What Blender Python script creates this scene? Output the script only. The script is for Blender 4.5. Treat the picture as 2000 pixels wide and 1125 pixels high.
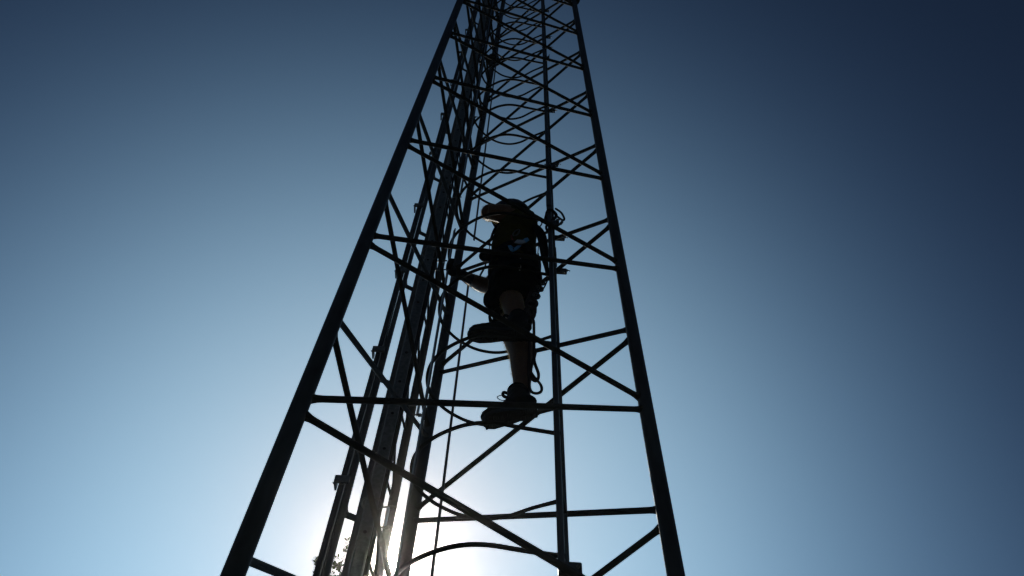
import bpy, math, random
from mathutils import Vector, Matrix, Quaternion, noise
random.seed(7)
sc = bpy.context.scene
for o in list(bpy.data.objects): bpy.data.objects.remove(o)
COL = sc.collection
V = Vector
# ------------------------------------------------------------------ camera
cd = bpy.data.cameras.new('camera'); cam = bpy.data.objects.new('camera', cd); COL.objects.link(cam)
cd.sensor_width = 36.0; cd.lens = 27.572; cd.clip_start = 0.05; cd.clip_end = 5000
pi_, ro_ = 0.979376, -0.0593109
c_, s_, cr, sr = math.cos(pi_), math.sin(pi_), math.cos(ro_), math.sin(ro_)
Rv, Uv, Fv = V((1, 0, 0)), V((0, -s_, c_)), V((0, c_, s_))
X = cr*Rv - sr*Uv; Y = sr*Rv + cr*Uv; Z = -Fv
cam.matrix_world = Matrix(((X.x, Y.x, Z.x, 0), (X.y, Y.y, Z.y, 0), (X.z, Y.z, Z.z, 1.5), (0, 0, 0, 1)))
sc.camera = cam
# ------------------------------------------------------------------ light
SUN_EL = math.radians(36.04); SUN_AZ = math.radians(-8.66)      # azimuth from +Y, negative = to the left
sdir = V((math.sin(SUN_AZ)*math.cos(SUN_EL), math.cos(SUN_AZ)*math.cos(SUN_EL), math.sin(SUN_EL)))
world = bpy.data.worlds.new('World'); sc.world = world; world.use_nodes = True
nt = world.node_tree; nt.nodes.clear(); N = nt.nodes.new; L = nt.links.new
out = N('ShaderNodeOutputWorld')
sky = N('ShaderNodeTexSky'); sky.sky_type = 'NISHITA'; sky.sun_disc = False
sky.sun_elevation = SUN_EL; sky.sun_rotation = SUN_AZ
sky.altitude = 300; sky.air_density = 1.0; sky.dust_density = 0.0; sky.ozone_density = 6.0
bg = N('ShaderNodeBackground'); bg.inputs[1].default_value = 0.05; L(sky.outputs[0], bg.inputs[0])
# the sun itself and its aureole, a glow that depends only on the angle to the sun
tc = N('ShaderNodeTexCoord'); nrm = N('ShaderNodeVectorMath'); nrm.operation = 'NORMALIZE'; L(tc.outputs['Generated'], nrm.inputs[0])
dt = N('ShaderNodeVectorMath'); dt.operation = 'DOT_PRODUCT'; dt.inputs[1].default_value = sdir; L(nrm.outputs[0], dt.inputs[0])
def M(op, a, b=None):
    m = N('ShaderNodeMath'); m.operation = op
    for i, v in enumerate((a, b)):
        if v is None: continue
        if isinstance(v, (int, float)): m.inputs[i].default_value = v
        else: L(v, m.inputs[i])
    return m.outputs[0]
cl = M('MINIMUM', dt.outputs['Value'], 1.0)
ang = M('MULTIPLY', M('ARCCOSINE', cl), 180/math.pi)
def glow(amp, col):
    b = N('ShaderNodeBackground'); b.inputs[0].default_value = (*col, 1); L(amp, b.inputs[1]); return b.outputs[0]
sep = N('ShaderNodeSeparateXYZ'); L(nrm.outputs[0], sep.inputs[0])            # brighter towards the horizon, as thicker air is
air = M('POWER', M('DIVIDE', 0.7071, M('MAXIMUM', sep.outputs[2], 0.2)), 0.8)
def wide(w): return M('MULTIPLY', M('EXPONENT', M('MULTIPLY', M('POWER', M('MULTIPLY', ang, 1/w), 2.5), -1.0)), air)
near = M('EXPONENT', M('MULTIPLY', ang, -1/6.0)); core = M('EXPONENT', M('MULTIPLY', ang, -1/0.7))
disc = M('MULTIPLY', M('LESS_THAN', ang, 0.45), 120.0)
acc = bg.outputs[0]
for amp, col in ((wide(27.2), (1.34, 0, 0)), (wide(28.0), (0, 2.28, 0)), (wide(29.6), (0, 0, 2.88)), (near, (3.3, 1.1, 0.0)), (M('ADD', M('MULTIPLY', core, 9.0), disc), (1.0, 0.93, 0.80))):
    ad = N('ShaderNodeAddShader'); L(acc, ad.inputs[0]); L(glow(amp, col), ad.inputs[1]); acc = ad.outputs[0]
L(acc, out.inputs[0])
sl = bpy.data.lights.new('sun', 'SUN'); sl.energy = 4.2; sl.angle = math.radians(0.5); sl.color = (1.0, 0.93, 0.82)
so = bpy.data.objects.new('sun', sl); COL.objects.link(so); so.rotation_euler = sdir.to_track_quat('Z', 'Y').to_euler()
so.location = sdir*60
sc.view_settings.view_transform = 'Standard'; sc.view_settings.look = 'None'
sc.view_settings.exposure = -2.0; sc.view_settings.gamma = 1.0; sc.view_settings.use_curve_mapping = False
sc.cycles.max_bounces = 6

# ------------------------------------------------------------------ materials
def mat(name, col, rough=0.5, metal=0.0, nscale=12.0, namp=0.35, bump=0.15, col2=None, spec=0.5, detail=6, sss=0, ani=None, transl=0, sheen=0):
    m = bpy.data.materials.new(name); m.use_nodes = True; t = m.node_tree; n = t.nodes; l = t.links
    b = n['Principled BSDF']; b.inputs['Roughness'].default_value = rough; b.inputs['Metallic'].default_value = metal
    b.inputs['Specular IOR Level'].default_value = spec
    co = n.new('ShaderNodeTexCoord'); mp = n.new('ShaderNodeMapping'); l.new(co.outputs['Object'], mp.inputs[0])
    if ani: mp.inputs['Scale'].default_value = ani
    nz = n.new('ShaderNodeTexNoise'); nz.inputs['Scale'].default_value = nscale; nz.inputs['Detail'].default_value = detail
    l.new(mp.outputs[0], nz.inputs['Vector'])
    r = n.new('ShaderNodeValToRGB'); c2 = col2 or tuple(x*(1-namp) for x in col)
    r.color_ramp.elements[0].position = 0.35; r.color_ramp.elements[0].color = (*c2, 1)
    r.color_ramp.elements[1].position = 0.65; r.color_ramp.elements[1].color = (*col, 1)
    l.new(nz.outputs['Fac'], r.inputs[0]); l.new(r.outputs[0], b.inputs['Base Color'])
    mr = n.new('ShaderNodeMapRange'); mr.inputs[3].default_value = max(0.05, rough-0.1); mr.inputs[4].default_value = min(1, rough+0.12)
    l.new(nz.outputs['Fac'], mr.inputs[0]); l.new(mr.outputs[0], b.inputs['Roughness'])
    bp = n.new('ShaderNodeBump'); bp.inputs['Strength'].default_value = bump; bp.inputs['Distance'].default_value = 0.004
    nz2 = n.new('ShaderNodeTexNoise'); nz2.inputs['Scale'].default_value = nscale*6; nz2.inputs['Detail'].default_value = 4
    l.new(mp.outputs[0], nz2.inputs['Vector']); l.new(nz2.outputs['Fac'], bp.inputs['Height']); l.new(bp.outputs[0], b.inputs['Normal'])
    if sheen: b.inputs['Sheen Weight'].default_value = sheen; b.inputs['Sheen Roughness'].default_value = 0.35; b.inputs['Sheen Tint'].default_value = (1, 0.85, 0.6, 1)
    if sss: b.inputs['Subsurface Weight'].default_value = sss; b.inputs['Subsurface Radius'].default_value = (0.02, 0.008, 0.004)
    if transl:
        tr = n.new('ShaderNodeBsdfTranslucent'); tr.inputs[0].default_value = (col[0]*1.6, col[1]*1.7, col[2]*0.8, 1)
        mx = n.new('ShaderNodeMixShader'); mx.inputs[0].default_value = transl
        l.new(b.outputs[0], mx.inputs[1]); l.new(tr.outputs[0], mx.inputs[2]); l.new(mx.outputs[0], n['Material Output'].inputs[0])
    return m
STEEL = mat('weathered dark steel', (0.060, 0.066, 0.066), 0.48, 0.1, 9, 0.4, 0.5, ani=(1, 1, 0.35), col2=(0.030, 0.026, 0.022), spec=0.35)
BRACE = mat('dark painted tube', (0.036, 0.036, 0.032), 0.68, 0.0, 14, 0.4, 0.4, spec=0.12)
GALV = mat('galvanised zinc', (0.19, 0.21, 0.21), 0.5, 0.25, 60, 0.4, 0.3, detail=3)
CHAN = mat('dull channel steel', (0.085, 0.09, 0.09), 0.45, 0.2, 20, 0.4, 0.25, ani=(1, 1, 0.3))
BOLT = mat('zinc bolt', (0.20, 0.20, 0.19), 0.35, 0.6, 40, 0.3, 0.1)
HOLE = mat('hole shade black', (0.006, 0.006, 0.006), 0.9, 0, 10, 0.1, 0)
RUBBER = mat('cable rubber', (0.012, 0.012, 0.013), 0.45, 0, 30, 0.3, 0.1)
SKIN = mat('skin', (0.19, 0.095, 0.055), 0.5, 0, 40, 0.15, 0.25, sss=0.12, spec=0.25, sheen=0.6)
SHIRT = mat('olive cotton', (0.075, 0.066, 0.016), 0.95, 0, 60, 0.3, 0.5, spec=0.05)
SHORTS = mat('black canvas', (0.010, 0.009, 0.009), 0.95, 0, 60, 0.3, 0.5, spec=0.05)
LEATHER = mat('black boot leather', (0.012, 0.011, 0.010), 0.6, 0, 40, 0.3, 0.4, spec=0.2)
SOLE = mat('black sole rubber', (0.012, 0.012, 0.012), 0.7, 0, 40, 0.3, 0.3)
GLOVE = mat('dark work glove', (0.02, 0.018, 0.016), 0.8, 0, 50, 0.3, 0.4)
WEB = mat('black webbing', (0.012, 0.012, 0.013), 0.8, 0, 120, 0.3, 0.4, spec=0.1)
ROPE = mat('dark red brown rope', (0.045, 0.025, 0.02), 0.8, 0, 150, 0.4, 0.7)
BLUE = mat('blue anodised alloy', (0.20, 0.50, 0.80), 0.3, 0.2, 30, 0.1, 0.05)
SILVER = mat('bare alloy', (0.75, 0.78, 0.80), 0.35, 0.4, 40, 0.2, 0.1)
HAIR = mat('dark hair', (0.02, 0.014, 0.01), 0.6, 0, 90, 0.3, 0.6)
HELM = mat('dark helmet shell', (0.02, 0.02, 0.022), 0.35, 0, 30, 0.2, 0.05)
EYE = mat('eye white', (0.7, 0.7, 0.68), 0.2, 0, 30, 0.05, 0)
CONC = mat('concrete', (0.32, 0.31, 0.29), 0.85, 0, 6, 0.25, 0.4)
GROUND = mat('dry grass ground', (0.055, 0.062, 0.028), 0.95, 0, 1.2, 0.5, 0.6, col2=(0.07, 0.055, 0.035))
BARK = mat('bark', (0.07, 0.055, 0.042), 0.9, 0, 14, 0.5, 0.8, ani=(1, 1, 0.25))
LEAF = mat('leaf green', (0.055, 0.085, 0.025), 0.45, 0, 3, 0.5, 0.1, transl=0.45)

# ------------------------------------------------------------------ mesh helpers
class MB:
    def __init__(s): s.v = []; s.f = []; s.sm = []
    def _add(s, vs, fs, smooth=False):
        b = len(s.v); s.v += [tuple(v) for v in vs]; s.f += [tuple(i+b for i in f) for f in fs]; s.sm += [smooth]*len(fs)
    def tube(s, pts, rad, n=12, cap=True, smooth=True, flat=None):
        """swept tube; rad a number, list or list of (a, b); flat = fixed up vector for oblong sections"""
        pts = [V(p) for p in pts]; k = len(pts)
        if not isinstance(rad, (list,)): rad = [rad]*k
        T = []
        for i in range(k):
            t = pts[min(i+1, k-1)] - pts[max(i-1, 0)]
            T.append(t.normalized() if t.length > 1e-9 else V((0, 0, 1)))
        u = V((1, 0, 0)) if abs(T[0].x) < 0.8 else V((0, 1, 0))
        if flat is not None: u = V(flat)
        u = (u - T[0]*u.dot(T[0])).normalized(); vs = []
        for i in range(k):
            if flat is not None:
                u = V(flat) - T[i]*V(flat).dot(T[i]); u.normalize()
            elif i:
                q = T[i-1].rotation_difference(T[i]); u = (q @ u); u = (u - T[i]*u.dot(T[i])).normalized()
            w = T[i].cross(u); r = rad[i]; a, b = (r if isinstance(r, tuple) else (r, r))
            for j in range(n):
                th = 2*math.pi*(j+0.5)/n
                vs.append(pts[i] + u*(a*math.cos(th)) + w*(b*math.sin(th)))
        fs = [(i*n+j, i*n+(j+1) % n, (i+1)*n+(j+1) % n, (i+1)*n+j) for i in range(k-1) for j in range(n)]
        if cap: fs += [tuple(range(n-1, -1, -1)), tuple((k-1)*n+j for j in range(n))]
        s._add(vs, fs, smooth)
        return s
    def loop(s, pts, r, n=8):
        pts = [V(p) for p in pts]; k = len(pts); nr = V((0, 0, 0))
        c = sum(pts, V())/k
        for i in range(k): nr += (pts[i]-c).cross(pts[(i+1) % k]-c)
        nr.normalize(); vs = []
        for i in range(k):
            t = (pts[(i+1) % k]-pts[i-1]).normalized(); w = t.cross(nr).normalized()
            for j in range(n):
                th = 2*math.pi*j/n; vs.append(pts[i]+nr*(r*math.cos(th))+w*(r*math.sin(th)))
        s._add(vs, [(i*n+j, i*n+(j+1) % n, ((i+1) % k)*n+(j+1) % n, ((i+1) % k)*n+j) for i in range(k) for j in range(n)], True)
        return s
    def box(s, c, size, ax=None, bev=0.0):
        """box with a small chamfer on its vertical edges; ax = (x axis, y axis, z axis)"""
        c = V(c); sx, sy, sz = (a/2 for a in size)
        ax = ax or (V((1, 0, 0)), V((0, 1, 0)), V((0, 0, 1))); b = bev or min(sx, sy, sz)*0.12
        ring = [(sx-b, sy), (-sx+b, sy), (-sx, sy-b), (-sx, -sy+b), (-sx+b, -sy), (sx-b, -sy), (sx, -sy+b), (sx, sy-b)]
        vs = []
        for zz, k in ((-sz, 1-b/max(sx, sy)), (-sz+b, 1), (sz-b, 1), (sz, 1-b/max(sx, sy))):
            vs += [c+ax[0]*(x*k)+ax[1]*(y*k)+ax[2]*zz for x, y in ring]
        fs = [(i*8+j, i*8+(j+1) % 8, (i+1)*8+(j+1) % 8, (i+1)*8+j) for i in range(3) for j in range(8)]
        fs += [tuple(range(7, -1, -1)), tuple(24+j for j in range(8))]
        s._add(vs, fs); return s
    def ell(s, c, r, q=None, n=14, m=10):
        c = V(c); vs = []; q = q or Quaternion()
        for i in range(m+1):
            ph = math.pi*(i+0.02*(i == 0)-0.02*(i == m))/m
            for j in range(n):
                th = 2*math.pi*j/n
                vs.append(c + q @ V((r[0]*math.sin(ph)*math.cos(th), r[1]*math.sin(ph)*math.sin(th), r[2]*math.cos(ph))))
        fs = [(i*n+j, (i+1)*n+j, (i+1)*n+(j+1) % n, i*n+(j+1) % n) for i in range(m) for j in range(n)]
        fs += [tuple(range(n)), tuple(m*n+j for j in range(n-1, -1, -1))]
        s._add(vs, fs, True); return s
    def bolt(s, p, d, r=0.006, l=0.02):
        d = V(d).normalized(); p = V(p)
        s.tube([p, p+d*r*1.1], r, 6, smooth=False); s.tube([p+d*r*1.1, p+d*l], r*0.5, 8); return s
    def mesh(s, name):
        me = bpy.data.meshes.new(name); me.from_pydata(s.v, [], s.f)
        me.polygons.foreach_set('use_smooth', s.sm); me.update(); return me
    def obj(s, name, m, parent=None, loc=(0, 0, 0), **kw):
        me = s.mesh(name); me.materials.append(m)
        return link(name, me, parent, loc, **kw)
def link(name, me, parent=None, loc=(0, 0, 0), label=None, cat=None, group=None, kind=None):
    o = bpy.data.objects.new(name, me); COL.objects.link(o)
    if parent: o.parent = parent; o.location = V(loc)
    else: o.location = loc
    tag(o, label, cat, group, kind); return o
def tag(o, label=None, cat=None, group=None, kind=None):
    for k, v in (('label', label), ('category', cat), ('group', group), ('kind', kind)):
        if v: o[k] = v
    return o
def empty(name, loc, label, cat, group=None):
    o = bpy.data.objects.new(name, None); COL.objects.link(o); o.location = loc; o.empty_display_size = 0.2
    return tag(o, label, cat, group)
def kid(mb, name, m, parent, **kw):
    """a part whose coordinates are world coordinates, hung under its thing"""
    base = V((0, 0, 0)); p = parent
    while p is not None: base += p.location; p = p.parent
    o = mb.obj(name, m, parent, (0, 0, 0), **kw)
    me = o.data; me.transform(Matrix.Translation(-base)); return o
def at_center(o):
    """move the origin of a part to the middle of its mesh"""
    vs = [v.co.copy() for v in o.data.vertices]; c = sum(vs, V())/len(vs)
    o.data.transform(Matrix.Translation(-c)); o.location = o.location + c; return o
def spline(pts, n=6):
    pts = [V(p) for p in pts]; P = [pts[0]*2-pts[1]]+pts+[pts[-1]*2-pts[-2]]; o = []
    for i in range(1, len(P)-2):
        for k in range(n):
            t = k/n; a, b, c, d = P[i-1], P[i], P[i+1], P[i+2]
            o.append(0.5*((2*b)+(c-a)*t+(2*a-5*b+4*c-d)*t*t+(3*b-a-3*c+d)*t**3))
    o.append(pts[-1]); return o
def slist(v, n=6): return [x.x for x in spline([(q, 0, 0) for q in v], n)]
def fuse(name, mb, m, parent, voxel=0.006, smooth=3, rumple=0.0, rs=9.0, **kw):
    """one continuous surface out of overlapping volumes"""
    o = kid(mb, name, m, parent, **kw)
    r = o.modifiers.new('r', 'REMESH'); r.mode = 'VOXEL'; r.voxel_size = voxel; r.use_smooth_shade = True
    sm = o.modifiers.new('s', 'SMOOTH'); sm.factor = 0.6; sm.iterations = smooth
    dg = bpy.context.evaluated_depsgraph_get(); me = bpy.data.meshes.new_from_object(o.evaluated_get(dg))
    o.modifiers.clear(); old = o.data; o.data = me; bpy.data.meshes.remove(old); me.name = name
    if rumple:
        ns = [v.normal.copy() for v in me.vertices]
        for v, nn in zip(me.vertices, ns):
            p = v.co; q = V((p.x*rs, p.y*rs, p.z*rs*1.7))
            v.co = p + nn*(rumple*(noise.noise(q)+0.6*noise.noise(q*2.3)+0.9*max(0, 0.25-abs(noise.noise(q*1.1+V((5, 2, 1)))))))
    me.polygons.foreach_set('use_smooth', [True]*len(me.polygons)); me.update(); return o

# ------------------------------------------------------------------ ground
g = MB(); n = 48
g._add([(0, 0, 0)]+[(1500*math.cos(2*math.pi*i/n), 1500*math.sin(2*math.pi*i/n), 0) for i in range(n)],
       [(0, i+1, (i+1) % n+1) for i in range(n)])
g.obj('ground', GROUND, kind='structure')

# ------------------------------------------------------------------ the lattice tower: three raking tube legs, zigzag bracing
LA, LB, LC, G0 = V((-0.5917, 1.5273, 0)), V((0.5398, 1.9268, 0)), V((-0.3719, 2.707, 0)), V((-0.1413, 2.0537, 0))
TP, H, Z0, DB, DCC = 0.0177827, 0.9515374, 1.6680526, 0.9601371, 0.4071342
TOP = 15.2
def leg(Q, z):                       # z above the ground
    q = G0 + (Q-G0)*(1-TP*(z-1.5)); return V((q.x, q.y, z))
tower = empty('lattice_tower', (G0.x, G0.y, 0), 'tall three-legged dark steel lattice tower filling the middle of the picture', 'tower')
for Q, hid in ((LA, 0), (LB, 1), (LC, 2)):
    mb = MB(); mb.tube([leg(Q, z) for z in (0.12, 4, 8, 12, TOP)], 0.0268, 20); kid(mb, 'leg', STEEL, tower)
    mb = MB(); p = leg(Q, 9.64); ax = (leg(Q, 10)-leg(Q, 9)).normalized()
    mb.tube([p-ax*0.028, p-ax*0.004], 0.066, 24, smooth=False); mb.tube([p+ax*0.004, p+ax*0.028], 0.066, 24, smooth=False)
    mb.tube([p-ax*0.0042, p+ax*0.0042], 0.052, 24)
    for i in range(6):
        a = i*math.pi/3+0.3; mb.tube([p+V((0.046*math.cos(a), 0.046*math.sin(a), -0.05)), p+V((0.046*math.cos(a), 0.046*math.sin(a), 0.05))], 0.006, 6, smooth=False)
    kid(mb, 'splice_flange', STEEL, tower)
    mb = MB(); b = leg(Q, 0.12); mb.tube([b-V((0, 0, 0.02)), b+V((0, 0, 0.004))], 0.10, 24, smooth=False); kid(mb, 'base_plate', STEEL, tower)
def brace(a, b, r=0.0108):
    a, b = V(a), V(b); d = (b-a).normalized(); a2, b2 = a+d*0.020, b-d*0.020; L_ = (b2-a2).length
    st = [0, 0.012, 0.022, 0.036]
    pts = [a2+d*t for t in st]+[a2+d*(L_/2)]+[b2-d*t for t in reversed(st)]
    rr = [r*1.5, r*1.28, r*1.08, r, r, r, r*1.08, r*1.28, r*1.5]
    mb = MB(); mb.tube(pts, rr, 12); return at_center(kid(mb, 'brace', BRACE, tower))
rb = random.Random(3)
for k in range(-3, 15):
    for P, Q, dz, e in ((LA, LB, 0, 0.4926), (LB, LC, DB, 0.5376), (LA, LC, DCC, 0.6340)):
        z1 = 1.5+Z0+dz+k*H; z2 = z1+e*H; r = 0.0108
        if z1 > 0.35 and z2 < TOP-0.1: brace(leg(P, z1), leg(Q, z2), r)
        if z2 > 0.35 and z1+H < TOP-0.1: brace(leg(P, z1+H-0.055), leg(Q, z2+0.05), r)
for i, (P, Q) in enumerate(((LA, LB), (LB, LC), (LA, LC))):
    brace(leg(P, TOP-0.03), leg(Q, TOP-0.03)); brace(leg(P, 0.28), leg(Q, 0.28))
mb = MB(); mb.box((G0.x, G0.y, 0.045), (1.9, 1.9, 0.11), bev=0.02); mb.obj('footing', CONC, label='square concrete footing pad under the lattice tower', cat='footing')

# ------------------------------------------------------------------ added thin scattering volume, stands in for the sun's lens glare
hz = MB(); hz.box((0, 0, 8.2), (3060, 3060, 18.4), None, 1.0)
HM = bpy.data.materials.new('glare_haze'); HM.use_nodes = True; ht = HM.node_tree; ht.nodes.clear()
ho = ht.nodes.new('ShaderNodeOutputMaterial'); hv = ht.nodes.new('ShaderNodeVolumePrincipled')
hv.inputs['Color'].default_value = (1, 0.97, 0.93, 1); hv.inputs['Density'].default_value = 0.0021; hv.inputs['Anisotropy'].default_value = 0.965
ht.links.new(hv.outputs[0], ho.inputs['Volume'])
hz.obj('glare_haze', HM, kind='stuff', label='thin scattering volume added for the glare round the sun', cat='glare_haze')

# ------------------------------------------------------------------ ladder with its safety cage
LEAN = -0.0100
ladder = empty('caged_ladder', (0.2, 2.0, 0.1), 'dark steel ladder seen edge-on with round cage hoops, inside the tower', 'ladder')
def lz(x, y, z): return V((x+LEAN*(z-3.4), y, z))
nx, ny, fx, fy = 0.178, 1.846, 0.230, 2.172
d_l = (V((fx, fy, 0))-V((nx, ny, 0))).normalized(); w_l = V((d_l.y, -d_l.x, 0)); UPZ = V((LEAN, 0, 1)).normalized()
for x, y, w in ((nx, ny, 0.020), (fx, fy, 0.018)):
    mb = MB(); a, b = lz(x, y, 0.15), lz(x, y, TOP)
    n_ = 10
    for i in range(3):                                    # three lengths, joined by sleeves
        z1, z2 = (0.15, 5.05, 10.1)[i], (5.05, 10.1, TOP)[i]
        mb.box((lz(x, y, z1)+lz(x, y, z2-0.004))/2, (w, 0.032, z2-z1-0.004), (w_l, d_l, UPZ), 0.003)
    for z in (5.05, 10.1): mb.box(lz(x, y, z), (w+0.008, 0.040, 0.14), (w_l, d_l, UPZ), 0.002)
    mb.sm = [False]*len(mb.f)
    kid(mb, 'stringer', CHAN, ladder)
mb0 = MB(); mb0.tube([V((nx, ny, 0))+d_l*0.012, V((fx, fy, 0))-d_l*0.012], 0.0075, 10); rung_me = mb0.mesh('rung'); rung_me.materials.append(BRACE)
for i in range(60):
    z = 0.42+0.243*i
    if z > TOP-0.1: break
    link('rung', rung_me, ladder, V((LEAN*(z-3.4), 0, z))-ladder.location)
hp = [(.188, 1.846), (.128, 1.838), (.078, 1.831), (.035, 1.824), (-.007, 1.817), (-.050, 1.815), (-.091, 1.820), (-.135, 1.834), (-.176, 1.856), (-.210, 1.879), (-.240, 1.905), (-.270, 1.938),
      (-.292, 1.975), (-.306, 2.015), (-.311, 2.063), (-.305, 2.115), (-.285, 2.162), (-.258, 2.196), (-.224, 2.229), (-.174, 2.262), (-.135, 2.279), (-.095, 2.288), (-.060, 2.291), (-.025, 2.288), (.012, 2.278), (.049, 2.262), (.12, 2.218), (.215, 2.172)]
path = spline([V((x, y, 0)) for x, y in hp], 3)
mb0 = MB(); rr = [0.0092]+[0.0072]*(len(path)-2)+[0.0092]; rr[1] = 0.0078; rr[-2] = 0.0078
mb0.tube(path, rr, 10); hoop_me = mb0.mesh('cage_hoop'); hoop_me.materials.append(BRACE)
HZ = [2.428+0.4858*k-0.00045*k*k for k in range(27)]
for z in HZ:
    if z < TOP: link('cage_hoop', hoop_me, ladder, V((LEAN*(z-3.4), 0, z))-ladder.location)
def strip(x, y, z1, z2, nrm_, w):
    t = V((-nrm_[1], nrm_[0], 0)).normalized(); nn = V((nrm_[0], nrm_[1], 0)).normalized()
    mb = MB(); mb.box((lz(x, y, z1)+lz(x, y, z2))/2, (w, 0.006, z2-z1), (t, nn, UPZ), 0.0012); at_center(kid(mb, 'cage_strip', CHAN, ladder))
for z1, z2 in ((2.42, HZ[5]+0.03), (HZ[6]-0.03, HZ[16]+0.03), (HZ[17]-0.03, TOP-0.2)):
    strip(-0.286, 1.940, z1, z2, (0.9, 0.45), 0.020); strip(-0.2105, 2.243, z1, z2, (0.85, -0.8), 0.012)
def plate_bracket(p, w, h, d, bolts, m=CHAN, ax=None):
    mb = MB(); mb.box(p, (w, d, h), ax, 0.002); o = kid(mb, 'bracket', m, ladder)
    for bp, bd in bolts:
        mb = MB(); mb.bolt(bp, bd); kid(mb, 'bolt', BOLT, o)
    return at_center(o) if not bolts else o
for z, w in ((2.858, 0.066), (4.80, 0.045), (5.43, 0.04), (7.33, 0.035), (9.23, 0.035)):
    p = lz(0.199, 1.828, z)
    plate_bracket(p, w, 0.045, 0.010, [(p+V((-w*.3, -0.006, 0.004)), (-.1, -1, -.3)), (p+V((w*.32, -0.006, 0.006)), (.2, -1, -.3))])
for z in (4.925, 5.265, 6.215, 7.165, 8.74, 9.07, 10.02):
    p = lz(0.262, 2.178, z)-V((0.012*(z > 5.5), 0, 0))
    plate_bracket(p, 0.062, 0.040, 0.014, [(p+V((0.030, -0.005, 0.004)), (1, -.2, -.55)), (p+V((0.012, -0.008, -0.02)), (.6, -.3, -1)), (p+V((-.045, -0.005, -0.015)), (-.7, -.4, -.6))])
    mb = MB(); c = p+V((0.01, 0.02, 0.025)); mb.tube([c+V((0.022*math.cos(a), 0.0, 0.026*math.sin(a))) for a in [math.pi*i/10 for i in range(11)]], 0.0035, 8)
    kid(mb, 'u_bolt', BOLT, ladder)
# fall-arrest wire between the stringers
mb = MB(); mb.tube([lz(0.197, 2.0, 0.6), lz(0.197, 2.0, 7), lz(0.197, 2.0, TOP-0.3)], 0.004, 8)
kid(mb, 'arrest_wire', BOLT, ladder)

# ------------------------------------------------------------------ the slender mast behind the left face
mast = empty('lattice_mast', (-0.5, 2.65, 0), 'slender mast of galvanised box post and round tube beyond the left tower leg', 'mast')
MZ1, MZ2 = 0.0, TOP+0.6
mb = MB(); mb.box((-0.520, 2.552, (MZ1+MZ2)/2), (0.050, 0.052, MZ2-MZ1), (V((1, .12, 0)).normalized(), V((-.12, 1, 0)).normalized(), V((0, 0, 1))), 0.006)
post = kid(mb, 'box_post', GALV, mast)
mb0 = MB(); mb0.tube([V((0, 0.001, 0)), V((0, -0.0016, 0))], 0.0075, 12, smooth=False); hole_me = mb0.mesh('hole_shade_disc'); hole_me.materials.append(HOLE)  # near-black discs, the shade inside the holes is put into the colour
for i in range(46):
    z = 1.70+0.2242*i
    if z > MZ2-0.2: break
    if i % 5 == 4: continue
    link('hole_shade_disc', hole_me, post, V((-0.517, 2.5252, z))-mast.location)
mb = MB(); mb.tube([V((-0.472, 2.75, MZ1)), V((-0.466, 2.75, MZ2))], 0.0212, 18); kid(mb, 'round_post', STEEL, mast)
mb = MB(); mb.box((-0.5695, 2.60, (MZ1+MZ2)/2), (0.026, 0.03, MZ2-MZ1), None, 0.004); kid(mb, 'flat_post', CHAN, mast)
z = 0.5; i = 0
while z < MZ2-0.4:
    a = V((-0.500, 2.572, z+0.30)); b = V((-0.474, 2.742, z))
    mb = MB(); mb.tube([a, b], 0.0062, 8); kid(mb, 'lacing_bar', BRACE, mast)
    a = V((-0.498, 2.574, z-0.02)); mb = MB(); mb.tube([a, b+V((0, 0, -0.02))], 0.0062, 8); kid(mb, 'lacing_bar', BRACE, mast)
    z += 0.42; i += 1
for i in range(17):                                      # spacers between post and flat post
    z = 0.9+0.86*i
    mb = MB(); mb.tube([(-0.556, 2.60, z), (-0.536, 2.575, z)], 0.008, 8); kid(mb, 'spacer', CHAN, mast)
def ring(c, r, t, name, m, parent):
    mb = MB(); mb.loop([V(c)+V((r*math.cos(a), r*math.sin(a), 0)) for a in [2*math.pi*i/24 for i in range(24)]], t, 6)
    return kid(mb, name, m, parent)
for z in (3.655, 5.62, 6.55, 8.1, 9.3, 11.2): ring((-0.520, 2.552, z), 0.043, 0.0042, 'u_clamp', BOLT, mast)
for (x, y, z) in ((-0.459, 2.60, 3.63), (-0.436, 2.74, 4.44), (-0.448, 2.70, 6.62), (-0.45, 2.62, 5.60), (-0.44, 2.7, 8.2), (-0.45, 2.62, 9.6)):
    mb = MB(); mb.box((x, y, z), (0.012, 0.022, 0.10), None, 0.002); o = kid(mb, 'clamp_plate', SILVER if z < 4.6 else GALV, mast)
    for s in (-1, 1):
        mb = MB(); mb.tube([(x-0.03, y, z+s*0.052), (x+0.036, y-0.008, z+s*0.052)], 0.0045, 8); mb.tube([(x+0.004, y, z+s*0.052), (x+0.020, y-0.004, z+s*0.052)], 0.010, 6, smooth=False)
        kid(mb, 'clamp_bolt', BOLT, o)
# cable bundle strapped on the mast
rc = random.Random(5)
for j, (x, y, r) in enumerate(((-0.484, 2.590, 0.0085), (-0.500, 2.606, 0.0085), (-0.516, 2.604, 0.0085))):
    pts = [V((x+0.004*math.sin(z*1.3+j), y+0.003*math.cos(z*1.1+2*j), z)) for z in [0.25+0.3*i for i in range(51)]]
    mb = MB(); mb.tube(pts, r, 8)
    mb.obj('feeder_cable', RUBBER, label=('black feeder cable running beside the right edge of the box post', 'black feeder cable behind the right corner of the box post', 'black feeder cable hidden deepest behind the box post')[j], cat='cable', group='feeder cables on the slender mast')

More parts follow.
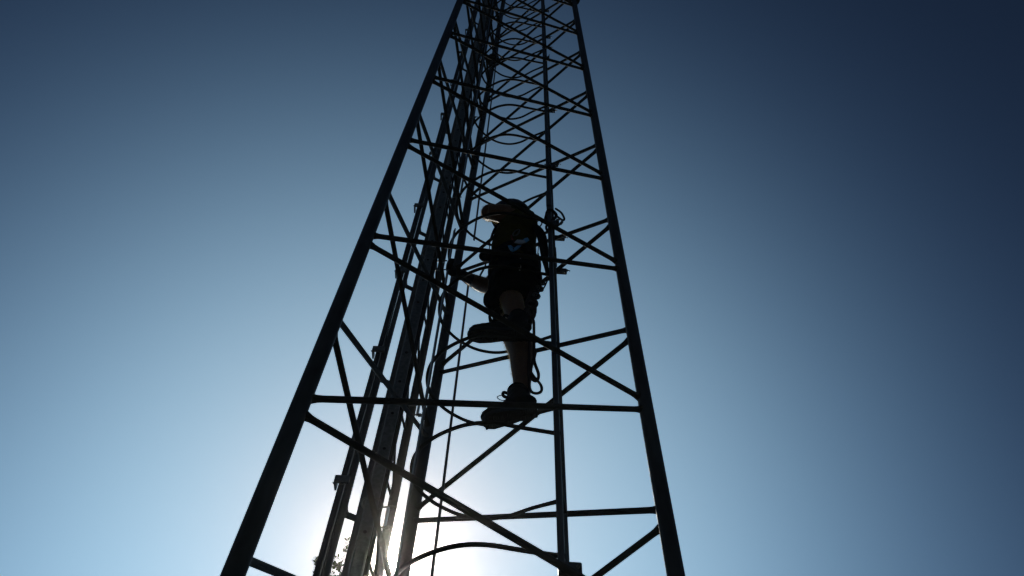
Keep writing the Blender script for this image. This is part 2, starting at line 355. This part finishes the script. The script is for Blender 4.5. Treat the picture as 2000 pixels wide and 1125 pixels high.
# ------------------------------------------------------------------ cable tray on short arms
tray = empty('cable_tray', (-0.63, 2.5, 0), 'narrow cable tray of two dark rails, leftmost upright beyond the tower', 'cable tray')
for x, w, d in ((-0.6475, 0.026, 0.034), (-0.616, 0.024, 0.020)):
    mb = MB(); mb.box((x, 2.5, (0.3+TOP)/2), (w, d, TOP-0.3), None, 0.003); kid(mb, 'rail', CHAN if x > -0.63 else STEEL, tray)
for x, y in ((-0.6635, 2.51), (-0.6375, 2.478), (-0.629, 2.484)):
    mb = MB(); mb.tube([V((x+0.0015*math.sin(z*2), y, z)) for z in [0.4+0.35*i for i in range(42)]], 0.0032, 6); kid(mb, 'tray_wire', RUBBER, tray)
for z in (1.9, 2.80, 3.706, 4.564, 5.30, 6.098, 6.93, 7.72, 8.55, 9.4, 10.2, 11.1, 12.0):
    mb = MB(); mb.box((-0.648, 2.473, z), (0.062, 0.012, 0.036), None, 0.002); mb.box((-0.676, 2.50, z), (0.008, 0.05, 0.034), None, 0.001); o = kid(mb, 'clamp', GALV, tray)
    mb = MB(); mb.bolt((-0.670, 2.478, z-0.03), (-.5, -1, 0), 0.005); mb.bolt((-0.650, 2.470, z-0.028), (0, -1, 0), 0.005); kid(mb, 'bolt', BOLT, o)
for z in (1.90, 2.73, 3.573, 4.396, 5.217, 5.834, 6.621, 7.468, 8.3, 9.05, 9.848, 10.7, 11.6, 12.5, 13.4):
    mb = MB(); mb.box((-0.593, 2.535, z), (0.055, 0.014, 0.024), (V((1, .5, 0)).normalized(), V((-.5, 1, 0)).normalized(), V((0, 0, 1))), 0.002); o = kid(mb, 'arm', CHAN, tray)
    mb = MB(); mb.bolt((-0.606, 2.522, z+0.012), (0, -.6, 1), 0.006); mb.bolt((-0.606, 2.518, z-0.012), (0, -.6, -1), 0.006); kid(mb, 'bolt', BOLT, o)

# ------------------------------------------------------------------ the climber
man = empty('person', (0.0, 2.0, 3.43), 'climber in olive t-shirt, black shorts and black boots inside the ladder cage', 'person')
def limb(mb, pts, rad, n=14, k=5): mb.tube(spline(pts, k), slist(rad, k), n)
def ovals(mb, pts, rad, n=20, k=4):
    a = slist([r[0] for r in rad], k); b = slist([r[1] for r in rad], k)
    mb.tube(spline(pts, k), list(zip(a, b)), n, flat=(1, 0, 0))
NSH, FSH = V((0.012, 1.905, 4.940)), V((-0.005, 2.130, 4.930))
body = MB()
ovals(body, [(0.008, 1.99, 4.44), (0.004, 1.99, 4.56), (-0.002, 1.99, 4.72), (-0.002, 1.99, 4.86), (0.002, 2.0, 4.96), (0.000, 2.02, 5.04)],
      [(0.070, 0.11), (0.098, 0.135), (0.098, 0.115), (0.092, 0.13), (0.075, 0.13), (0.048, 0.055)])
limb(body, [(0.0, 2.02, 5.0), (-0.008, 2.03, 5.08), (-0.018, 2.035, 5.14)], [0.052, 0.048, 0.05])
# head: cranium, jaw, brow, nose, ears (turned to the left, bowed)
qh = Quaternion((0, 1, 0), math.radians(-18)); HC = V((-0.028, 2.04, 5.195))
body.ell(HC+qh @ V((0.008, 0, 0.012)), (0.088, 0.070, 0.090), qh); body.ell(HC+qh @ V((-0.038, 0, -0.055)), (0.046, 0.050, 0.055), qh)
body.ell(HC+qh @ V((-0.082, 0, -0.022)), (0.018, 0.011, 0.022), qh, 10, 8); body.ell(HC+qh @ V((-0.072, 0, 0.016)), (0.014, 0.042, 0.010), qh, 12, 8)
body.ell(HC+qh @ V((-0.076, 0, -0.056)), (0.010, 0.022, 0.007), qh, 10, 8); body.ell(HC+qh @ V((-0.074, 0, -0.069)), (0.010, 0.018, 0.006), qh, 10, 8)
for s in (-1, 1): body.ell(HC+qh @ V((0.010, s*0.071, -0.014)), (0.016, 0.008, 0.028), qh, 10, 8)
# arms
ELB, WRI = V((-0.139, 1.868, 4.948)), V((-0.122, 1.985, 5.140))
limb(body, [NSH, (-0.045, 1.878, 4.945), (-0.100, 1.870, 4.945), ELB], [0.058, 0.052, 0.045, 0.040])
limb(body, [ELB+V((0.004, 0, 0)), (-0.139, 1.910, 5.010), (-0.132, 1.950, 5.075), WRI], [0.040, 0.041, 0.034, 0.026])
FEL, FWR = V((-0.112, 2.11, 4.640)), V((-0.212, 1.990, 4.530))
limb(body, [FSH, (-0.05, 2.14, 4.83), (-0.09, 2.13, 4.73), FEL], [0.056, 0.048, 0.042, 0.037])
limb(body, [FEL, (-0.150, 2.07, 4.600), (-0.186, 2.025, 4.560), FWR], [0.037, 0.038, 0.031, 0.024])
# legs
limb(body, [(0.014, 2.05, 4.52), (0.012, 2.06, 4.40), (0.012, 2.02, 4.26), (0.014, 1.975, 4.115), (0.040, 1.945, 3.99), (0.053, 1.925, 3.915), (0.055, 1.90, 3.79), (0.059, 1.885, 3.65), (0.062, 1.88, 3.58)],
     [0.082, 0.078, 0.062, 0.052, 0.054, 0.0530, 0.0420, 0.0310, 0.031])
limb(body, [(0.018, 1.925, 4.52), (0.000, 1.935, 4.43), (-0.006, 1.925, 4.33), (0.004, 1.905, 4.23), (0.018, 1.885, 4.13), (0.026, 1.88, 4.05)],
     [0.078, 0.066, 0.056, 0.050, 0.044, 0.037])
bodyo = fuse('body', body, SKIN, man, 0.0065, 4)
# fine body hair on calves and forearms, it catches the light from behind
rh = random.Random(21); hm = MB(); mv = bodyo.data; wl = V(man.location)
def hairy(p):
    if 3.62 < p.z < 4.36 and abs(p.x-.03) < .12 and p.y < 2.15: return True
    if p.x < -.07 and p.z > 4.85 and p.y < 2.0: return True
    return p.x < -.10 and 4.5 < p.z < 4.75
for f in mv.polygons:
    p = wl+f.center
    if not hairy(p) or rh.random() > .30: continue
    d = (f.normal+V((rh.uniform(-.5, .5), rh.uniform(-.5, .5), -.8))).normalized(); sd = d.cross(f.normal)
    if sd.length < .05: continue
    sd.normalize(); l_ = rh.uniform(.007, .013); m_ = p+d*l_*.55+f.normal*l_*.15
    hm._add([p-sd*.00028, p+sd*.00028, m_+sd*.0002, m_-sd*.0002, p+d*l_], [(0, 1, 2, 3), (3, 2, 4)])
kid(hm, 'body_hair', mat('fair body hair', (0.45, 0.30, 0.16), 0.5, 0, 40, .2, 0, transl=0.5), man, kind='stuff')
for s in (-1, 1):
    mb = MB(); mb.ell(HC+qh @ V((-0.066, s*0.028, -0.004)), (0.012, 0.012, 0.012), None, 10, 8); kid(mb, 'eye', EYE, man)
mb = MB(); mb.ell(HC+qh @ V((0.016, 0, 0.020)), (0.090, 0.078, 0.088), qh, 20, 12); mb.ell(HC+qh @ V((0.040, 0, -0.03)), (0.052, 0.066, 0.055), qh)
fuse('hair', mb, HAIR, man, 0.007, 2, 0.004, 40)
# t-shirt
sh = MB()
ovals(sh, [(0.006, 1.985, 4.50), (0.000, 1.985, 4.60), (-0.004, 1.985, 4.72), (0.000, 1.985, 4.84), (0.004, 1.995, 4.93), (0.002, 2.01, 4.99), (0.0, 2.02, 5.045)],
      [(0.108, 0.146), (0.108, 0.140), (0.110, 0.138), (0.106, 0.148), (0.096, 0.150), (0.070, 0.095), (0.055, 0.060)])
limb(sh, [NSH+V((0.02, 0.02, -0.01)), NSH, (-0.02, 1.890, 4.952), (-0.050, 1.880, 4.948)], [0.060, 0.070, 0.062, 0.054])
limb(sh, [FSH+V((0.01, -0.02, 0)), FSH, (-0.035, 2.135, 4.85), (-0.06, 2.135, 4.79)], [0.060, 0.068, 0.058, 0.052])
sh.ell((0.045, 1.91, 4.93), (0.062, 0.07, 0.085))
fuse('t_shirt', sh, SHIRT, man, 0.006, 3, 0.012, 10)
# shorts
st = MB()
ovals(st, [(0.012, 1.985, 4.34), (0.012, 1.985, 4.42), (0.008, 1.985, 4.50), (0.006, 1.985, 4.58), (0.004, 1.985, 4.63)],
      [(0.085, 0.120), (0.110, 0.145), (0.118, 0.150), (0.114, 0.148), (0.108, 0.142)])
limb(st, [(0.018, 1.92, 4.50), (0.016, 1.92, 4.42), (0.008, 1.925, 4.33), (0.004, 1.925, 4.255)], [0.098, 0.104, 0.097, 0.078])
limb(st, [(0.016, 2.05, 4.46), (0.012, 2.06, 4.36), (0.010, 2.04, 4.24)], [0.100, 0.096, 0.082])
st.ell((-0.085, 1.93, 4.28), (0.032, 0.04, 0.075)); st.ell((0.078, 1.94, 4.38), (0.040, 0.05, 0.085))
fuse('shorts', st, SHORTS, man, 0.0065, 3, 0.008, 12)
# boots
def boot(origin, toe_dir, up, L_=0.235, name='boot'):
    t = V(toe_dir).normalized(); u = V(up); u = (u-t*u.dot(t)).normalized(); w = u.cross(t)
    P = lambda a, b, c: V(origin)+t*(a*L_)+w*b+u*c
    mb = MB()
    stn = [(-0.02, .018, .038, .024), (0.03, .027, .046, .032), (.15, .030, .056, .038), (.30, .029, .058, .040), (.45, .030, .050, .035), (.62, .034, .042, .028), (.80, .035, .037, .024), (.93, .029, .033, .020), (1.0, .014, .029, .012)]
    pts = [P(a, 0, c) for a, b, c, d in stn]; mb.tube(spline(pts, 4), list(zip(slist([q[3] for q in stn], 4), slist([q[1] for q in stn], 4))), 16, flat=tuple(u))
    mb.tube(spline([P(.22, 0, .05), P(.20, 0, .08), P(.18, 0, .105), P(.17, 0, .125)], 3), slist([.040, .039, .038, .041], 3), 16)
    b = fuse(name, mb, LEATHER, man, 0.005, 2, 0.003, 30)
    mb = MB(); out_ = [(-.03, .016), (0.04, .027), (.2, .030), (.42, .027), (.62, .034), (.82, .036), (.95, .027), (1.02, .011)]
    vs = []
    for hh in (0.004, 0.022):
        vs += [P(a, bb, hh) for a, bb in out_]+[P(a, -bb, hh) for a, bb in reversed(out_)]
    k = len(out_)*2; mb._add(vs, [tuple(range(k-1, -1, -1)), tuple(range(k, 2*k))]+[(i, (i+1) % k, k+(i+1) % k, k+i) for i in range(k)])
    s = kid(mb, 'sole', SOLE, b)
    for a in [0.0, .09, .18, .27, .52, .61, .70, .79, .88, .96]:
        for q in (-1, 1):
            mb = MB(); mb.box(P(a, q*0.016, 0.001), (0.010, 0.018, 0.009), (t, w, u), 0.002); kid(mb, 'lug', SOLE, b)
    for j in range(5):
        a = .30+.06*j; hz = .094-.010*j
        mb = MB(); mb.tube(spline([P(a, -.024, hz-.010), P(a+.01, -.010, hz), P(a+.02, .010, hz), P(a+.03, .024, hz-.010)], 3), .0022, 6); kid(mb, 'lace', WEB, b)
    for q in (-1, 1):
        mb = MB(); c = P(.36, 0, .100)
        mb.tube(spline([c, c+w*q*.014+t*.018+u*.010, c+w*q*.022+t*.045-u*.002, c+w*q*.010+t*.030-u*.012, c], 4), .0018, 6); kid(mb, 'lace', WEB, b)
    mb = MB(); c = P(.33, 0, .132); mb.tube(spline([P(.28, 0, .110), c+t*.006, c+t*.018+u*.008, c+t*.022-u*.012, P(.34, 0, .100)], 4), .006, 8); kid(mb, 'pull_tab', WEB, b)
    mb = MB(); mb.tube(spline([P(.18, 0, .118), P(.165, 0, .132), P(.155, 0, .142)], 3), slist([.038, .0365, .034], 3), 16); fuse('sock', mb, SHORTS, b, 0.005, 1)
    return b
boot((0.108, 1.855, 3.506), (-0.185, 0.020, -0.060), (0.05, 0.02, 1), 0.184)
boot((0.066, 1.845, 3.918), (-0.215, 0.025, 0.008), (0.0, 0.0, 1), 0.226)
# hands in gloves: palm, four fingers of unequal length, thumb from the palm's side
def hand(wr, fwd, curl, m, name='glove', parent=None):
    """fwd: wrist to knuckles; curl: the way the fingers bend"""
    f = V(fwd).normalized(); c = V(curl); c = (c-f*c.dot(f)).normalized(); s = f.cross(c)
    mb = MB(); w = V(wr)
    mb.tube(spline([w-f*.03, w, w+f*.03, w+f*.065, w+f*.082], 3), list(zip(slist([.024, .024, .018, .016, .012], 3), slist([.027, .030, .040, .042, .038], 3))), 14, flat=tuple(c))
    for j, (off, ln) in enumerate(((-.031, .90), (-.011, 1.0), (.011, .95), (.030, .78))):
        k = w+f*.078+s*off; r = .0098 if j < 3 else .0085
        p1 = k+f*.022*ln+c*.016*ln; p2 = p1+c*.026*ln+f*.002; p3 = p2+c*.010*ln-f*.018*ln
        mb.tube(spline([k-f*.015, k, p1, p2, p3], 3), slist([r*1.05, r*1.1, r, r*.95, r*.8], 3), 10)
    k = w+f*.022-s*.030; p1 = k+f*.018+c*.018-s*.012; p2 = p1+c*.022+f*.012+s*.006; p3 = p2+c*.008+f*.014+s*.010
    mb.tube(spline([k, p1, p2, p3], 3), slist([.015, .0125, .011, .009], 3), 10)
    return fuse(name, mb, m, parent or man, 0.0035, 2)
hand(FWR, (-0.75, -0.30, 0.06), (0.1, -1, 0.1), GLOVE, parent=man)
hand(WRI, (0.45, 0.40, 0.55), (0.6, -0.2, -0.5), GLOVE, parent=man)
# helmet with chin strap
mb = MB(); q2 = qh
prof = [(0.0, .104), (.03, .103), (.06, .096), (.085, .078), (.102, .048), (.110, .008)]
for i, (hz, rr_) in enumerate(prof): pass
nseg = 24; vs = []; fs = []
for hz, rr_ in prof:
    for j in range(nseg):
        a = 2*math.pi*j/nseg; vs.append(HC+qh @ V((.010+rr_*math.cos(a)*1.08, rr_*math.sin(a)*0.88, .020+hz)))
for hz, rr_ in reversed(prof):
    for j in range(nseg):
        a = 2*math.pi*j/nseg; vs.append(HC+qh @ V((.010+(rr_-.005)*math.cos(a)*1.08, (rr_-.005)*math.sin(a)*0.88, .016+hz*.97)))
R_ = len(prof)*2
fs = [(i*nseg+j, i*nseg+(j+1) % nseg, ((i+1) % R_)*nseg+(j+1) % nseg, ((i+1) % R_)*nseg+j) for i in range(R_) for j in range(nseg)]
mb._add(vs, fs, True); helm = kid(mb, 'helmet', HELM, man)
mb = MB(); mb.tube(spline([HC+qh @ V((.0, -.088, .03)), HC+qh @ V((-.02, -.066, -.05)), HC+qh @ V((-.050, -.030, -.110)), HC+qh @ V((-.056, 0, -.118)), HC+qh @ V((-.050, .03, -.110)), HC+qh @ V((-.02, .066, -.05)), HC+qh @ V((0, .088, .03))], 4), [(0.006, 0.0015)]*25, 6)
kid(mb, 'chin_strap', WEB, helm)
# harness: waist belt, leg loops, shoulder straps
hb = MB()
def beltring(cx, cy, cz, a, b, tilt=(0, 0), hgt=.022):
    pts = []
    for i in range(28):
        th = 2*math.pi*i/28; pts.append(V((cx+a*math.cos(th), cy+b*math.sin(th), cz+tilt[0]*math.cos(th)+tilt[1]*math.sin(th))))
    mb = MB(); n_ = len(pts); vs = []
    for p in pts:
        o_ = (p-V((cx, cy, p.z))).normalized()*.004
        vs += [p-V((0, 0, hgt))-o_, p+V((0, 0, hgt))-o_, p+V((0, 0, hgt))+o_, p-V((0, 0, hgt))+o_]
    mb._add(vs, [(i*4+j, i*4+(j+1) % 4, ((i+1) % n_)*4+(j+1) % 4, ((i+1) % n_)*4+j) for i in range(n_) for j in range(4)]); return mb
harness = kid(beltring(0.005, 1.985, 4.60, .119, .152), 'harness', WEB, man)
kid(beltring(0.014, 1.925, 4.40, .116, .118, (.03, .0), .018), 'leg_loop', WEB, harness)
kid(beltring(0.010, 2.050, 4.36, .104, .100, (.03, 0), .018), 'leg_loop', WEB, harness)
for y0, y1 in ((1.90, 1.93), (2.09, 2.06)):
    mb = MB(); mb.tube(spline([(0.110, y0, 4.60), (0.113, y0, 4.78), (0.095, y1, 4.95), (0.02, y1, 5.03), (-0.08, y1, 4.93), (-0.114, y0, 4.76), (-0.116, y0, 4.60)], 5), [(0.0025, 0.018)]*31, 6, flat=(1, 0, 0.01)); kid(mb, 'shoulder_strap', WEB, harness)
mb = MB(); mb.ell((-0.132, 1.945, 4.650), (0.034, 0.030, 0.018), None, 14, 10); kid(mb, 'pouch', WEB, harness)
mb = MB(); mb.tube(spline([(-0.128, 1.94, 4.59), (-0.130, 1.94, 4.55), (-0.148, 1.94, 4.475)], 4), [(0.003, 0.011)]*9, 6, flat=(1, 0, .01)); kid(mb, 'strap_end', WEB, harness)

# gear on the harness
def karabiner(c, a, b, q, m, name, label, grp=None, r=.0045):
    mb = MB(); pts = []
    for i in range(28):
        th = 2*math.pi*i/28; rr = 1+.10*math.cos(th-.6)
        pts.append(V(c)+q @ V((a*math.cos(th)*rr*(1-.18*math.sin(th)), 0, b*math.sin(th)*rr)))
    o = mb.loop(pts, r, 8).obj(name, m, label=label, cat='carabiner', group=grp)
    mb = MB(); mb.tube([V(c)+q @ V((a*.98, 0, -b*.35)), V(c)+q @ V((a*1.02, 0, b*.35))], r*1.6, 10); kid(mb, 'gate_sleeve', m, o); return o
karabiner((0.004, 1.836, 4.700), .011, .032, Quaternion((0, 1, 0), .35), BOLT, 'carabiner', 'silver carabiner clipped on the back of the olive t-shirt, above the blue device', r=.0030)
dev = empty('rope_ascender', (0.03, 1.825, 4.60), 'bright blue rope ascender hanging at the climber\'s hip on the harness', 'ascender')
mb = MB()
def slab(mb, poly, y, th):
    k = len(poly); vs = [V((x, y-th/2, z)) for x, z in poly]+[V((x, y+th/2, z)) for x, z in poly]
    mb._add(vs, [tuple(range(k)), tuple(range(2*k-1, k-1, -1))]+[(i, k+i, k+(i+1) % k, (i+1) % k) for i in range(k)])
slab(mb, [(0.066, 4.615), (0.058, 4.634), (0.044, 4.626), (0.030, 4.596), (0.050, 4.590)], 1.822, .005); kid(mb, 'cam_plate', BLUE, dev)
mb = MB(); slab(mb, [(-0.030, 4.540), (-0.016, 4.545), (-0.002, 4.522), (0.014, 4.545), (0.030, 4.548), (0.010, 4.510), (-0.006, 4.494), (-0.016, 4.500)], 1.815, .005); kid(mb, 'side_plate', BLUE, dev)
mb = MB(); slab(mb, [(-0.002, 4.580), (0.010, 4.608), (0.042, 4.606), (0.050, 4.590), (0.030, 4.572)], 1.820, .004)
kid(mb, 'frame', SILVER, dev)
mb = MB(); mb.tube(spline([(0.012, 1.824, 4.50), (0.026, 1.822, 4.47), (0.031, 1.822, 4.43), (0.032, 1.823, 4.37), (0.026, 1.825, 4.36), (0.022, 1.824, 4.42), (0.014, 1.824, 4.49)], 4), .0028, 6); kid(mb, 'cord_loop', SILVER, dev)
mb = MB(); mb.tube([(-0.004, 1.8125, 4.512), (-0.004, 1.808, 4.512)], .003, 8); kid(mb, 'rivet', HOLE, dev)
mb = MB(); mb.tube(spline([(-0.018, 1.838, 4.675), (-0.012, 1.836, 4.640), (-0.004, 1.834, 4.615), (0.000, 1.832, 4.590)], 3), .004, 6)
mb.obj('cord_sling', mat('dull red cord', (.18, .03, .03), .8, 0, 80, .3, .4), label='short dull red cord sling linking silver carabiner and blue ascender', cat='sling')
# bulky strap pack hanging between back and ladder
mb = MB(); mb.tube(spline([(0.088, 1.885, 4.865), (0.104, 1.882, 4.835), (0.124, 1.88, 4.770), (0.134, 1.88, 4.69), (0.140, 1.88, 4.60), (0.143, 1.88, 4.54), (0.148, 1.88, 4.49), (0.155, 1.88, 4.42), (0.166, 1.88, 4.38)], 4), slist([.012, .018, .023, .022, .019, .015, .011, .008, .005], 4), 12)
fz = mb.obj('shock_absorber_lanyard', WEB, label='thick black energy absorber lanyard hanging between the climber\'s back and the ladder', cat='lanyard')
mb = MB(); mb.tube(spline([(0.105, 1.88, 4.90), (0.118, 1.88, 4.915), (0.128, 1.88, 4.885), (0.118, 1.88, 4.85)], 4), .0035, 8); kid(mb, 'buckle', BOLT, fz)
for pts, nm in (([(0.110, 1.88, 4.60), (0.122, 1.875, 4.50), (0.118, 1.87, 4.40), (0.102, 1.865, 4.36), (0.096, 1.868, 4.45), (0.100, 1.875, 4.56)], 'hanging_loop'),
                ([(0.150, 1.882, 4.50), (0.162, 1.88, 4.44), (0.150, 1.878, 4.36), (0.132, 1.876, 4.30), (0.120, 1.876, 4.34)], 'cord_tail')):
    mb = MB(); mb.tube(spline(pts, 5), .0035, 6); kid(mb, nm, WEB, fz)
# rope with a figure-eight knot
mb = MB(); mb.tube(spline([(0.080, 1.862, 4.25), (0.064, 1.86, 4.150), (0.080, 1.86, 4.085), (0.094, 1.86, 4.04), (0.096, 1.86, 3.997), (0.098, 1.86, 3.866), (0.100, 1.862, 3.789), (0.116, 1.866, 3.722), (0.110, 1.866, 3.684), (0.092, 1.862, 3.690), (0.086, 1.856, 3.737), (0.098, 1.850, 3.795), (0.104, 1.850, 3.84)], 6), .0062, 8)
o = mb.obj('knotted_rope', ROPE, label='dark rope hanging from the harness with a knot beside the calf', cat='rope')
mb = MB(); mb.tube(spline([(0.079, 1.858, 3.95), (0.079, 1.856, 3.800), (0.081, 1.853, 3.670), (0.088, 1.852, 3.612), (0.108, 1.853, 3.600), (0.126, 1.856, 3.618), (0.124, 1.860, 3.655), (0.103, 1.866, 3.700), (0.088, 1.870, 3.735)], 6), .0055, 8)
kid(mb, 'rope_tail', ROPE, o)
mb = MB(); mb.loop([V((0.085+.022*math.cos(a), 1.868, 4.175+.030*math.sin(a))) for a in [2*math.pi*i/20 for i in range(20)]], .0075, 8); kid(mb, 'coil', ROPE, o)
mb = MB(); mb.loop([V((0.078+.020*math.cos(a), 1.862, 4.105+.034*math.sin(a))) for a in [2*math.pi*i/20 for i in range(20)]], .0075, 8); kid(mb, 'coil', ROPE, o)
for i, ((x, y, z), lb) in enumerate((((0.124, 1.885, 4.362), 'uppermost small dark carabiner on the cord behind the climber\'s shorts'), ((0.117, 1.882, 4.308), 'second small dark carabiner below the uppermost, on the cord behind the shorts'), ((0.103, 1.878, 4.245), 'lowest small dark carabiner on the cord, just above the rope coils'))):
    karabiner((x, y, z), .012, .019, Quaternion((0, 1, 0), -.9+.3*i), HELM, 'carabiner', lb, 'small carabiners on the hanging cord', r=.0052)
mb = MB(); mb.tube(spline([(0.104, 1.89, 4.42), (0.118, 1.886, 4.345), (0.104, 1.88, 4.27), (0.092, 1.874, 4.205)], 4), .0035, 6)
mb.obj('gear_cord', WEB, label='thin black cord with small carabiners behind the shorts', cat='cord')
# sling choked round the near stringer
mb = MB()
mb.loop([V((0.172+.024*math.cos(a), 1.846+.030*math.sin(a), 4.905+.012*math.sin(a*2))) for a in [2*math.pi*i/20 for i in range(20)]], .0085, 8)
sg = mb.obj('anchor_sling', WEB, label='dark anchor sling choked round the ladder stringer beside the shoulder', cat='sling')
mb = MB(); mb.tube(spline([(0.194, 1.85, 4.99), (0.222, 1.85, 4.95), (0.236, 1.85, 4.89), (0.226, 1.85, 4.875), (0.200, 1.84, 4.89)], 4), .0055, 8); kid(mb, 'loop', WEB, sg)
mb = MB(); mb.tube(spline([(0.148, 1.85, 4.925), (0.141, 1.85, 4.87), (0.150, 1.85, 4.825), (0.146, 1.85, 4.79), (0.158, 1.85, 4.75), (0.176, 1.83, 4.77), (0.200, 1.83, 4.84)], 4), .0060, 8); kid(mb, 'tail', WEB, sg)
karabiner((0.205, 1.83, 4.815), .014, .032, Quaternion((0, 1, 0), .35), BOLT, 'carabiner', 'grey steel carabiner on the anchor sling at the ladder stringer')

# ------------------------------------------------------------------ tree behind
rt = random.Random(11)
tree = empty('leafy_tree', (-2.0, 8.7, 0), 'leafy green tree top with upright shoots, far left behind the tower', 'tree')
tips = [(-1.825, 8.0, 7.63), (-2.135, 8.0, 7.42), (-1.95, 8.05, 7.36), (-1.66, 8.0, 7.36), (-1.50, 8.1, 7.33), (-2.32, 8.2, 7.12), (-1.30, 8.3, 7.18), (-1.73, 8.3, 7.45), (-2.05, 8.4, 7.35)]
tr = MB(); tr.tube(spline([(-2.0, 8.7, 0), (-1.97, 8.68, 1.5), (-2.02, 8.62, 3.2), (-1.93, 8.5, 4.8), (-1.88, 8.35, 6.0)], 4), slist([.17, .13, .11, .08, .045], 4), 12)
lv = MB()
def leaf(p, d, up, ln):
    d = d.normalized(); s = d.cross(up)
    if s.length < 1e-3: s = d.cross(V((1, 0, 0)))
    s.normalize(); n_ = s.cross(d); w = ln*.21
    lv._add([p, p+d*ln*.35+s*w+n_*w*.25, p+d*ln*.7+s*w*.8+n_*w*.2, p+d*ln-n_*w*.2, p+d*ln*.7-s*w*.8+n_*w*.2, p+d*ln*.35-s*w+n_*w*.25, p+d*ln*.5],
            [(0, 1, 2, 6), (6, 2, 3), (6, 3, 4), (0, 6, 4, 5)])
def shoot(base, tip, nl, r0=.008, size=.062):
    mid = (base+tip)/2+V((rt.uniform(-.05, .05), rt.uniform(-.05, .05), rt.uniform(-.03, .03)))
    pts = spline([base, mid, tip], 4); tr.tube(pts, slist([r0, r0*.7, r0*.25], 4), 5, cap=False)
    ax = (tip-base).normalized()
    for i in range(nl):
        t = (i+.5)/nl; k = t*(len(pts)-1); j = min(int(k), len(pts)-2); p = pts[j].lerp(pts[j+1], k-j)
        a = i*2.4+rt.uniform(-.4, .4); o_ = V((math.cos(a), math.sin(a), 0)); o_ = (o_-ax*o_.dot(ax)).normalized()
        leaf(p, ax*rt.uniform(.35, .9)+o_*rt.uniform(.6, 1.0)+V((0, 0, rt.uniform(-.35, .1))), V((rt.uniform(-.6, .6), rt.uniform(-.6, .6), 1)), size*rt.uniform(.65, 1.15)*(1.15-.45*t))
for t in tips:
    t = V(t); b = V((-1.9+(t.x+1.9)*.4, 8.3, 6.2)); shoot(b, t, 60, .012)
    for i in range(16):
        f_ = rt.uniform(.35, .95); p = b.lerp(t, f_); d = V((rt.uniform(-1, 1), rt.uniform(-1, 1), rt.uniform(.2, 1.0))).normalized()
        shoot(p, p+d*rt.uniform(.12, .28)*(1.25-f_*.8), 12, .004)
for i in range(150):
    a = rt.uniform(0, 2*math.pi); z = 2.6+4.2*rt.random()**.8
    rad = 1.75*math.sin(math.pi*min(1, max(0.05, (7.25-z)/5.4)))**.7
    q = rt.uniform(.45, 1)*rad; tip = V((-1.95+q*math.cos(a), 8.75+q*math.sin(a), z))
    if tip.y < 7.4: tip.y = 7.4+rt.random()*.3
    b = V((-1.97, 8.6, max(1.8, z-rt.uniform(.5, 1.2)))); m1 = b.lerp(tip, .6)+V((0, 0, .1))
    tr.tube(spline([b, m1, tip], 3), slist([.03, .015, .006], 3), 5, cap=False)
    for k in range(6):
        p = m1.lerp(tip, rt.random()); d = V((rt.uniform(-1, 1), rt.uniform(-1, 1), rt.uniform(-.3, 1))).normalized()
        shoot(p, p+d*rt.uniform(.2, .45), 13, .004, .07)
kid(tr, 'trunk', BARK, tree); kid(lv, 'crown', LEAF, tree, kind='stuff')
